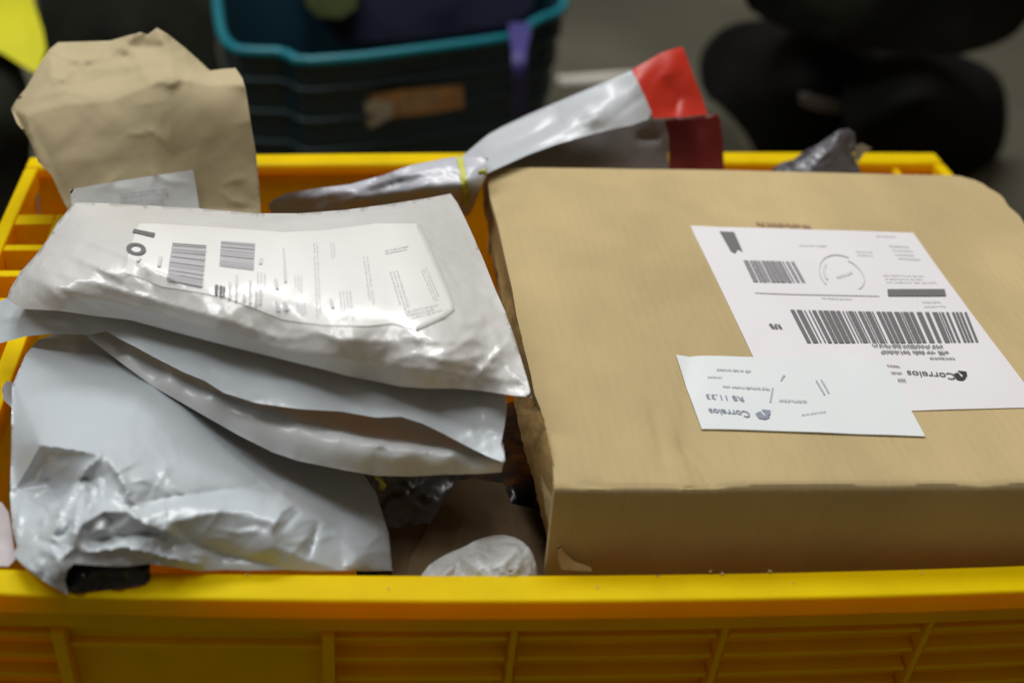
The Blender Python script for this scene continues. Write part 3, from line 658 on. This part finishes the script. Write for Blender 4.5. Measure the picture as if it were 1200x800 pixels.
fK = Field([(70, 655, .006), (80, 697, .001), (120, 690, .0015), (170, 688, .001), (175, 665, .004), (110, 655, .010), (140, 672, .007), (90, 672, .009)])
fK.noise(14, 2.6, 4); fK.crease([(88, 690), (100, 675), (108, 662)], 2.4, 3, 5); fK.crease([(75, 664), (85, 684)], -1.5, 3); fK.crease([(112, 668), (172, 668)], 1.5, 4, 8)
sheet('black_lining', fK, [(66, 650), (100, 648), (150, 655), (176, 660), (176, 678), (170, 685), (140, 690), (110, 692), (84, 696), (76, 688), (70, 670)], BLACKF, low, step=2.5, thick=.003, edge=10, off=-.0015)
# pale pouch peeking out at the far left
f = Field([(0, 590, .004), (14, 600, .005), (12, 650, .0015), (-20, 660, .0015), (-20, 590, .004)]); f.noise(12, 1.5, 3)
sheet('pale_pouch', f, [(-22, 588), (2, 588), (10, 600), (14, 625), (18, 655), (10, 663), (-22, 663)], PINKW, None, step=4, thick=.006, edge=12, label='pinkish white plastic pouch at the far left, behind the crumpled grey mailer', cat='pouch')
f = Field([(-4, 450, .010), (14, 446, .014), (12, 470, .006), (-10, 470, .006)])
sheet('lilac_pouch', f, [(2, 454), (8, 446), (15, 448), (16, 462), (14, 478), (4, 468)], LILAC, None, step=3, thick=.004, edge=6, label='tiny lilac grey bag tip at the left edge beside the pale grey mailer', cat='pouch')

# ================================================================== INSIDE THE GAP
f = Field([(430, 520, -.035), (600, 480, -.05), (640, 600, -.03), (480, 680, -.03), (540, 580, -.035), (600, 570, -.028)]); f.noise(40, 8, 3); f.noise(18, 3, 5); f.crease([(585, 575), (600, 572), (612, 590)], 3, 4, 7)
sheet('black_sack', f, [(420, 520), (480, 505), (560, 490), (600, 470), (640, 500), (660, 600), (650, 690), (420, 690), (410, 600)], BLACKF, None, step=5, thick=.12, edge=80, label='crinkled black plastic sack deep in the gap left of the big box', cat='sack')
f = Field([(480, 665, -.018), (520, 585, -.020), (560, 525, -.026), (610, 545, -.022), (650, 640, -.020), (560, 600, -.014), (600, 640, -.012)], lin=.9); f.noise(38, 5, 7); f.noise(15, 1, 9); f.crease([(540, 572), (545, 610), (520, 668)], 4, 4, 9); f.crease([(560, 600), (610, 610), (640, 640)], 3, 3, 8)
sheet('kraft_packet', f, [(474, 690), (480, 655), (503, 614), (526, 578), (533, 563), (556, 561), (590, 566), (600, 590), (628, 596), (643, 630), (654, 660), (660, 690)], KRAFT_SHADED, None, step=4, thick=.03, edge=40, label='brown paper packet in shadow below the folded grey mailer', cat='packet')
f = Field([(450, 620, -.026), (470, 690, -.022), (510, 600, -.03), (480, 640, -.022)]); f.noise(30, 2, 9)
sheet('kraft_packet', f, [(440, 690), (446, 640), (458, 620), (500, 612), (512, 625), (500, 660), (500, 690)], KRAFT_SHADED, None, step=4, thick=.02, edge=25, label='smaller brown packet squeezed beside the pale grey mailer in the gap', cat='packet')
f = Field([(490, 668, -.008), (630, 668, -.008), (585, 632, -.006), (560, 655, .000), (600, 650, .001), (530, 650, -.006), (560, 690, -.006)]); f.noise(26, 5, 12); f.noise(12, 2.5, 2)
sheet('bubble_wrapped_parcel', f, [(486, 692), (498, 665), (520, 650), (545, 640), (558, 632), (585, 625), (608, 630), (624, 645), (630, 668), (632, 692)], FOAM, None, sm=1, step=3, thick=.03, edge=40, label='small white bubble wrapped parcel just behind the front rim of the crate', cat='parcel')
MB().tube([uz(442, 558, -.005), uz(446, 560, -.003), uz(449, 568, -.006), uz(447, 574, -.012)], .0014, 8).build('green_tie', BAND, None, smooth=True, label='tiny yellow green elastic end below the lip of the folded grey mailer', cat='tie')

mb = MB(); rg = random.Random(5)
for px, py, q in ((598, 672, 1.3), (604, 674, .7), (770, 675, .6), (835, 671, 1.1), (845, 672, .8), (902, 670, .8), (290, 674, .6), (700, 688, .5), (455, 690, .5), (930, 684, .5), (1080, 672, .7), (523, 677, .5)):
    c_ = uz(px, py, .0003); V_ = [tuple(c_ + np.array([rg.uniform(-1, 1), rg.uniform(-1, 1), rg.uniform(0, 1.2)]) * .0011 * q) for _ in range(5)]
    mb.add(V_, [(0, 1, 2), (0, 1, 3), (1, 2, 3), (0, 2, 3), (1, 3, 4), (2, 3, 4)])
mb.build('cardboard_crumbs', CARD, None, label='tiny crumbs of torn cardboard scattered on the front rim of the crate', cat='crumbs', kind='stuff')

# ================================================================== KRAFT BAG AT THE BACK
YK = .605
ctrl = [(14, 128, 'y', YK + .02), (28, 135, 'y', YK), (45, 190, 'y', YK - .018), (78, 243, 'y', YK - .032), (180, 248, 'y', YK - .038), (306, 248, 'y', YK - .032), (300, 180, 'y', YK - .016), (292, 110, 'y', YK), (180, 180, 'y', YK - .022),
        (80, 122, 'y', YK), (130, 118, 'y', YK - .002), (175, 100, 'y', YK), (200, 90, 'y', YK), (240, 98, 'y', YK), (286, 98, 'y', YK + .002), (278, 80, 'y', YK + .035), (247, 82, 'y', YK + .04),
        (60, 52, 'y', YK + .055), (130, 48, 'y', YK + .055), (185, 34, 'y', YK + .05), (215, 55, 'y', YK + .048), (165, 55, 'y', YK + .044), (160, 68, 'y', YK + .034), (105, 76, 'y', YK + .036), (110, 93, 'y', YK + .018), (150, 88, 'y', YK + .020), (85, 92, 'y', YK + .020), (60, 92, 'y', YK + .02), (200, 70, 'y', YK + .032), (128, 64, 'y', YK + .046)]
fK2 = Field(ctrl, lin=.75)
fK2.crease([(65, 66), (95, 74), (125, 68), (155, 46), (172, 38)], 4, 5, 12, .3); fK2.crease([(82, 90), (112, 94), (150, 88)], -3, 10, 8, .4); fK2.crease([(128, 72), (160, 60), (205, 50)], -3, 9, 9, .4); fK2.crease([(95, 84), (150, 78), (220, 66)], 3.5, 7, 9, .3); fK2.crease([(60, 100), (75, 85), (72, 60)], 2, 5, 6); fK2.crease([(215, 60), (225, 85), (222, 100)], 1.6, 5, 6)
fK2.crease([(30, 118), (75, 106), (110, 114), (150, 104), (180, 88), (230, 92), (285, 96)], 1.6, 5, 9, .2); fK2.crease([(35, 140), (60, 190), (80, 240)], -1.2, 8); fK2.crinkle(150, 75, 110, 30, 26, 14, 1.8, (20, 60), (-.8, .5), (2, 4)); fK2.crinkle(180, 170, 110, 60, 14, 15, .8, (30, 80), (-1.5, 1.5)); fK2.noise(60, 2.0, 5); fK2.noise(25, .8, 7, [(120, 80, 130)])
kb = root_empty('kraft_bag', 'brown kraft paper bag with a crumpled folded top standing in the back left corner', 'paper bag', tuple(uy(190, 248, YK)))
sheet('bag', fK2, [(13, 128), (20, 116), (30, 104), (45, 78), (58, 58), (68, 50), (100, 49), (130, 48), (150, 42), (165, 38), (173, 41), (184, 33), (196, 40), (215, 55), (232, 70), (246, 83), (262, 81), (276, 80), (284, 92), (288, 105), (294, 145), (300, 180), (304, 220), (308, 300), (85, 300), (80, 248), (60, 205), (45, 190), (32, 160), (20, 145)], KRAFT, kb, step=3.5, thick=.055, edge=60)
lk = sheet('address_label', fK2, [(82, 222), (140, 212), (226, 199), (230, 220), (236, 260), (86, 260)], PAPER_B, kb, step=3.5, thick=.0003, edge=4, off=.0022)
p = Print(lambda P, off: fK2.pts(P, off + .003), .0002); p.dashes([(140, 226), (206, 217), (208, 236), (142, 241)], 3, 5, .5); p.build('faint_print', INK_G, lk)

# ================================================================== ROLLED MAILERS AT THE BACK, HELD BY A BAND
roll = root_empty('lilac_mailer', 'lilac grey mailer rolled into a bundle behind the silver one, tied by a green band', 'mailer bag', tuple(uz(440, 225, .02)))
f = Field([(316, 240, .022), (330, 228, .026), (420, 215, .034), (500, 196, .040), (540, 190, .042), (570, 195, .042), (330, 250, .014), (430, 245, .018), (500, 240, .020), (545, 240, .018), (420, 228, .034), (500, 215, .038), (545, 215, .040)])
f.crease([(340, 236), (440, 218), (500, 200), (540, 192)], 3, 5, 8, .3); f.crease([(420, 226), (470, 212), (520, 208)], -4.0, 4, 6, .3); f.crease([(400, 238), (460, 226), (530, 218)], 3, 5, 7); f.crease([(520, 196), (545, 215), (552, 240)], -3, 5, 6, .3); f.noise(28, 2.2, 4); f.crinkle(440, 220, 110, 22, 26, 12, 1.2, (20, 70), (-.5, .1))
sheet('bag', f, [(314, 240), (320, 234), (334, 227), (370, 221), (410, 216), (450, 205), (480, 194), (505, 189), (525, 185), (540, 184), (556, 182), (572, 184), (570, 205), (562, 222), (556, 240), (550, 252), (530, 256), (430, 256), (340, 256), (318, 250)], LILAC, roll, step=3.5, thick=.022, edge=20)
f2 = Field([(538, 182, .046), (548, 240, .044), (543, 210, .047)])
sheet('rubber_band', f, [(535, 184), (539, 181), (543, 186), (546, 205), (549, 222), (549, 240), (543, 241), (541, 222), (539, 203)], BAND, roll, step=2, thick=.002, edge=3, off=.0026)
MB().tube([uz(562, 203, .047), uz(567, 200, .049), uz(569, 205, .047)], .0012, 8).build('band_end', BAND, roll, smooth=True)
wr = root_empty('white_red_mailer', 'white mailer with a bright red end rising behind the big box like a flag', 'mailer bag', tuple(uy(700, 190, .64)))
fW = Field([(545, 195, 'y', .60), (570, 180, 'y', .625), (620, 155, 'y', .645), (700, 108, 'y', .66), (742, 82, 'y', .665), (790, 57, 'y', .672), (560, 205, 'y', .592), (600, 200, 'y', .60), (640, 182, 'y', .618), (700, 155, 'y', .635), (765, 140, 'y', .645), (828, 133, 'y', .65), (700, 130, 'y', .642)])
fW.crease([(560, 198), (620, 172), (700, 140)], 3.4, 6, 12, .3); fW.crease([(560, 188), (600, 170), (660, 140)], -2.6, 5, 7); fW.crease([(600, 196), (660, 172), (720, 152)], 2.4, 4, 8); fW.crease([(780, 90), (795, 115), (790, 135)], -2.5, 9, 6); fW.crinkle(640, 155, 90, 25, 22, 13, 1.2, (20, 70), (-.8, -.2)); fW.noise(45, 2, 2); fW.noise(18, .9, 6, [(590, 190, 60), (690, 155, 60)])
wb = sheet('bag', fW, [(543, 182), (556, 171), (572, 158), (588, 149), (620, 134), (650, 121), (690, 104), (720, 92), (740, 82), (752, 104), (766, 138), (740, 147), (715, 152), (680, 161), (650, 170), (620, 181), (600, 190), (580, 199), (562, 208), (550, 206)], WHITEF, wr, step=3.5, thick=.010, edge=14)
sheet('red_end', fW, [(740, 82), (758, 72), (775, 62), (790, 57), (800, 55), (806, 70), (813, 90), (822, 112), (829, 134), (800, 137), (766, 139), (752, 106)], RED, wr, step=3.5, thick=.010, edge=14)
fW2 = Field([(600, 200, 'y', .625), (650, 175, 'y', .65), (720, 150, 'y', .662), (780, 140, 'y', .668), (845, 134, 'y', .672), (850, 200, 'y', .655), (780, 200, 'y', .65), (700, 200, 'y', .64)])
fW2.crease([(745, 162), (775, 162)], -4, 5); fW2.noise(40, 2.5, 7); fW2.crease([(780, 142), (840, 136)], 2.5, 6, 4, .2)
w2 = root_empty('grey_red_mailer', 'dull grey mailer with a dark red end, just below the flag-like red one', 'mailer bag', tuple(uy(740, 200, .66)))
sheet('bag', fW2, [(568, 210), (585, 196), (605, 184), (640, 170), (680, 154), (720, 146), (760, 140), (778, 142), (782, 160), (784, 205)], mat('taupe_grey_film', (.22, .205, .20), .45, (10, .15, I3)), w2, step=4, thick=.010, edge=14)
sheet('red_end', fW2, [(778, 141), (800, 137), (825, 136), (840, 133), (844, 140), (847, 165), (849, 205), (784, 205), (783, 160)], mat('dark_red_film', (.16, .004, .004), .5, (10, .2, I3)), w2, step=4, thick=.010, edge=14)
f = Field([(905, 196, 'y', .655), (940, 180, 'y', .655), (985, 152, 'y', .665), (1003, 160, 'y', .667), (1006, 198, 'y', .66), (960, 195, 'y', .645)]); f.crease([(985, 154), (975, 175), (950, 195)], 4, 4, 7); f.crease([(998, 156), (992, 180), (1002, 198)], -4, 4); f.noise(16, 3.5, 3)
sheet('crumpled_bag', f, [(905, 197), (918, 190), (930, 187), (944, 176), (958, 170), (972, 160), (984, 152), (994, 151), (1001, 156), (1003, 168), (998, 178), (1004, 190), (1010, 205), (905, 205)], DKGREY, None, step=2.5, thick=.012, edge=14, label='dark grey crumpled plastic tip poking up over the back rim at right', cat='bag')
f = Field([(1003, 172, 'y', .667), (1020, 175, 'y', .667), (1005, 190, 'y', .667)])
sheet('clear_film_scrap', f, [(1002, 171), (1010, 168), (1022, 174), (1012, 180), (1006, 190), (1000, 184)], WHITEF, None, step=3, thick=.003, edge=5, label='small pale scrap of film beside the dark grey crumpled tip', cat='film scrap')

# ================================================================== BACKGROUND
def at_floor(px, py, z=FZ): return uz(px, py, z)
zr = -.12
tr = root_empty('teal_crate', 'dark teal plastic crate with a cyan rim standing on the floor behind', 'crate', tuple(uz(460, 60, zr) * np.array([1, 1, 0]) + np.array([0, .12, FZ])))
path = [(250, -60), (253, -10), (257, 26), (260, 40), (266, 51), (278, 59), (300, 61), (325, 61), (336, 64), (348, 71), (365, 72), (420, 68), (500, 58), (560, 50), (600, 44), (614, 38), (622, 29), (635, 22), (650, 17), (660, 10), (662, -5), (655, -60)]
W = [uz(a, b, zr) for a, b in path]
def loft(zs, insets, m, name, back=.30):
    cen = np.mean([q for q in W], axis=0); V = []; F = []; n = len(W)
    for z, ins in zip(zs, insets):
        for q in W:
            d = q - cen; d[2] = 0; V.append((q[0] - d[0] * ins, q[1] - d[1] * ins, z))
    for k in range(len(zs) - 1):
        for i in range(n - 1): F.append((k * n + i, k * n + i + 1, (k + 1) * n + i + 1, (k + 1) * n + i))
        F.append((k * n + n - 1, k * n, (k + 1) * n, (k + 1) * n + n - 1))
    return link_mesh(name, V, F, m, tr, False)
o = loft([zr, zr - .03, FZ + .003], [.0, .02, .10], TEALD, 'outer_wall')
loft([zr, FZ + .01], [.03, .13], TEALI, 'inner_wall')
MB().tube(W, .0052, 8, closed=True).build('rim', TEALR, tr, smooth=True)
for i, (dz, ins) in enumerate(((.028, .015), (.060, .03), (.092, .045))):
    cen = np.mean(W, axis=0)
    MB().tube([(q[0] - (q[0] - cen[0]) * ins, q[1] - (q[1] - cen[1]) * ins - .002, zr - dz) for q in W], .0022, 6, closed=True).build('wall_ridge', mat('ridge_plastic', (.010, .032, .038), .4), tr, smooth=True)
cen = np.mean(W, axis=0)
yq = uz(500, 58, zr)[1] - .008
f = Field([(425, 105, 'y', yq - .012), (545, 100, 'y', yq - .022), (425, 150, 'y', yq - .008), (545, 130, 'y', yq - .018)])
cardh = root_empty('tan_card', 'tan printed card with a pale corner held in the front of the teal crate', 'card', tuple(f.pts([(480, 140)])[0]))
sheet('card', f, [(425, 112), (470, 106), (542, 100), (544, 126), (500, 134), (460, 138), (425, 150)], CARDB, cardh, step=6, thick=.002, edge=4)
sheet('pale_corner', f, [(423, 122), (440, 116), (462, 122), (460, 136), (440, 148), (424, 152)], CARDW, cardh, step=5, thick=.002, edge=4, off=.003)
p = Print(lambda P, off: f.pts(P, off + .003), .0005); p.dashes([(470, 112), (536, 106), (538, 122), (472, 130)], 2, 3, .5); p.build('blurred_print', CARDW, cardh)
f = Field([(600, 30, zr + .012), (620, 30, zr + .012), (598, 60, 'y', yq - .03), (618, 60, 'y', yq - .03), (600, 140, 'y', yq - .022), (618, 140, 'y', yq - .022)])
sheet('purple_strap', f, [(596, 28), (620, 26), (622, 40), (617, 60), (616, 140), (600, 140), (600, 60), (597, 42)], PURP, None, step=5, thick=.003, edge=4, label='purple strap hanging over the cyan rim of the teal crate', cat='strap')
f = Field([(350, -40, zr - .02), (600, -40, zr - .01), (400, 40, zr - .05), (580, 30, zr - .05), (480, 0, zr - .015)]); f.noise(60, 25, 4)
sheet('navy_cloth', f, [(330, -70), (640, -70), (625, 10), (600, 30), (520, 42), (440, 50), (400, 50), (370, 20)], NAVY, None, step=8, thick=.03, edge=40, label='dark navy cloth bundle lying inside the teal crate', cat='cloth')
f = Field([(355, -20, zr - .008), (415, -20, zr - .008), (400, 20, zr - .012), (370, 20, zr - .012)]); f.noise(20, 8, 4)
sheet('olive_cloth', f, [(350, -30), (420, -30), (418, 10), (400, 22), (372, 20), (360, 8)], OLIVE, None, step=5, thick=.01, edge=15, label='small olive green cloth at the top left inside the teal crate', cat='cloth')
# bright yellow cloth and dark sack, far left
f = Field([(-20, -30, -.100), (30, -30, -.100), (0, 60, -.105), (40, 80, -.110), (50, 60, -.108), (20, 20, -.098)]); f.noise(60, 6, 2); f.crease([(10, -20), (30, 40), (40, 84)], 5, 12)
sheet('yellow_cloth', f, [(-40, -50), (30, -50), (40, 5), (50, 35), (54, 58), (48, 78), (42, 86), (24, 76), (2, 62), (-40, 48)], HIVIS, None, step=6, thick=.02, edge=20, label='bright yellow cloth corner hanging down at the top left', cat='cloth')
f = Field([(-60, 40, -.12), (30, 70, -.13), (34, 200, -.20), (-60, 300, -.2), (0, 140, -.13), (10, 230, -.2)]); f.noise(60, 14, 3)
sheet('dark_sack', f, [(-120, 30), (0, 50), (30, 80), (38, 150), (36, 210), (20, 250), (0, 300), (-120, 330)], CHAR, None, sm=1, step=8, thick=.10, edge=50, label='charcoal cloth sack on the floor beside the left end of the yellow crate', cat='sack')
# dark tarpaulin bundle between the yellow cloth and the teal crate
f = Field([(40, -30, -.26), (240, -30, -.26), (150, 20, -.21), (60, 90, -.31), (240, 110, -.31), (150, 150, -.32)]); f.noise(90, 16, 9)
sheet('dark_tarpaulin', f, [(35, -90), (245, -90), (252, 0), (256, 80), (300, 180), (200, 250), (40, 250), (48, 60)], CHAR, None, sm=1, step=10, thick=.05, edge=60, label='dark olive tarpaulin bundle on the floor left of the teal crate', cat='tarpaulin')
# two black bags, right
f = Field([(830, 60, -.24), (900, 30, -.14), (1000, 40, -.12), (1000, 150, -.20), (900, 180, -.26), (840, 130, -.26), (930, 100, -.14)]); f.noise(70, 16, 3)
bb = root_empty('black_bag', 'rounded black cloth bag with a small pale printed strip, behind the yellow crate', 'bag', tuple(uz(920, 190, FZ)))
sheet('body', f, [(818, 70), (830, 48), (850, 30), (890, 22), (950, 20), (1010, 30), (1030, 80), (1020, 150), (1000, 200), (930, 215), (890, 200), (880, 165), (850, 130), (822, 110)], BLACKC, bb, sm=1, step=8, thick=.12, edge=60)
sheet('printed_strip', f, [(936, 108), (950, 110), (975, 116), (998, 118), (998, 134), (975, 134), (950, 128), (937, 122)], GREYC, bb, step=5, thick=.004, edge=6, off=.006)
f = Field([(1010, 60, -.14), (1140, 60, -.2), (1180, 100, -.24), (1180, 160, -.3), (1100, 200, -.3), (1010, 180, -.2), (1090, 110, -.13)]); f.noise(80, 14, 5)
sheet('black_holdall', f, [(990, 50), (1060, 48), (1120, 62), (1160, 78), (1178, 100), (1182, 140), (1176, 175), (1160, 195), (1120, 215), (1000, 215), (985, 120)], BLACKC, None, sm=1, step=8, thick=.12, edge=60, label='black holdall with a rounded right end, behind the right corner of the yellow crate', cat='bag')
f = Field([(860, -60, -.02), (1250, -60, -.02), (1000, 30, -.07), (1120, 50, -.10), (1180, 30, -.10), (880, 10, -.08)]); f.noise(90, 16, 8)
sheet('black_coat', f, [(850, -90), (1260, -90), (1250, 0), (1205, 22), (1190, 42), (1160, 56), (1120, 66), (1050, 62), (960, 50), (900, 26), (870, 6)], CHAR, None, sm=1, step=9, thick=.10, edge=60, label='soft black coat draped above the two black bags at the top right', cat='coat')
# pale card tube on the floor
a, b = uz(658, 97, FZ + .03), uz(760, 90, FZ + .03)
tb = root_empty('card_tube', 'short pale card tube lying on the floor beyond the white and red mailer', 'tube', tuple(a - np.array([0, 0, .012])))
MB().tube([a, b], .0085, 18).build('tube_body', TUBE, tb, smooth=True)
MB().tube([a - (b - a) * .03, a + (b - a) * .02], .0092, 18).build('end_cap', TUBE, tb, smooth=True)
f = Field([(700, 80, FZ + .01), (820, 80, FZ + .01), (760, 150, FZ + .012)])
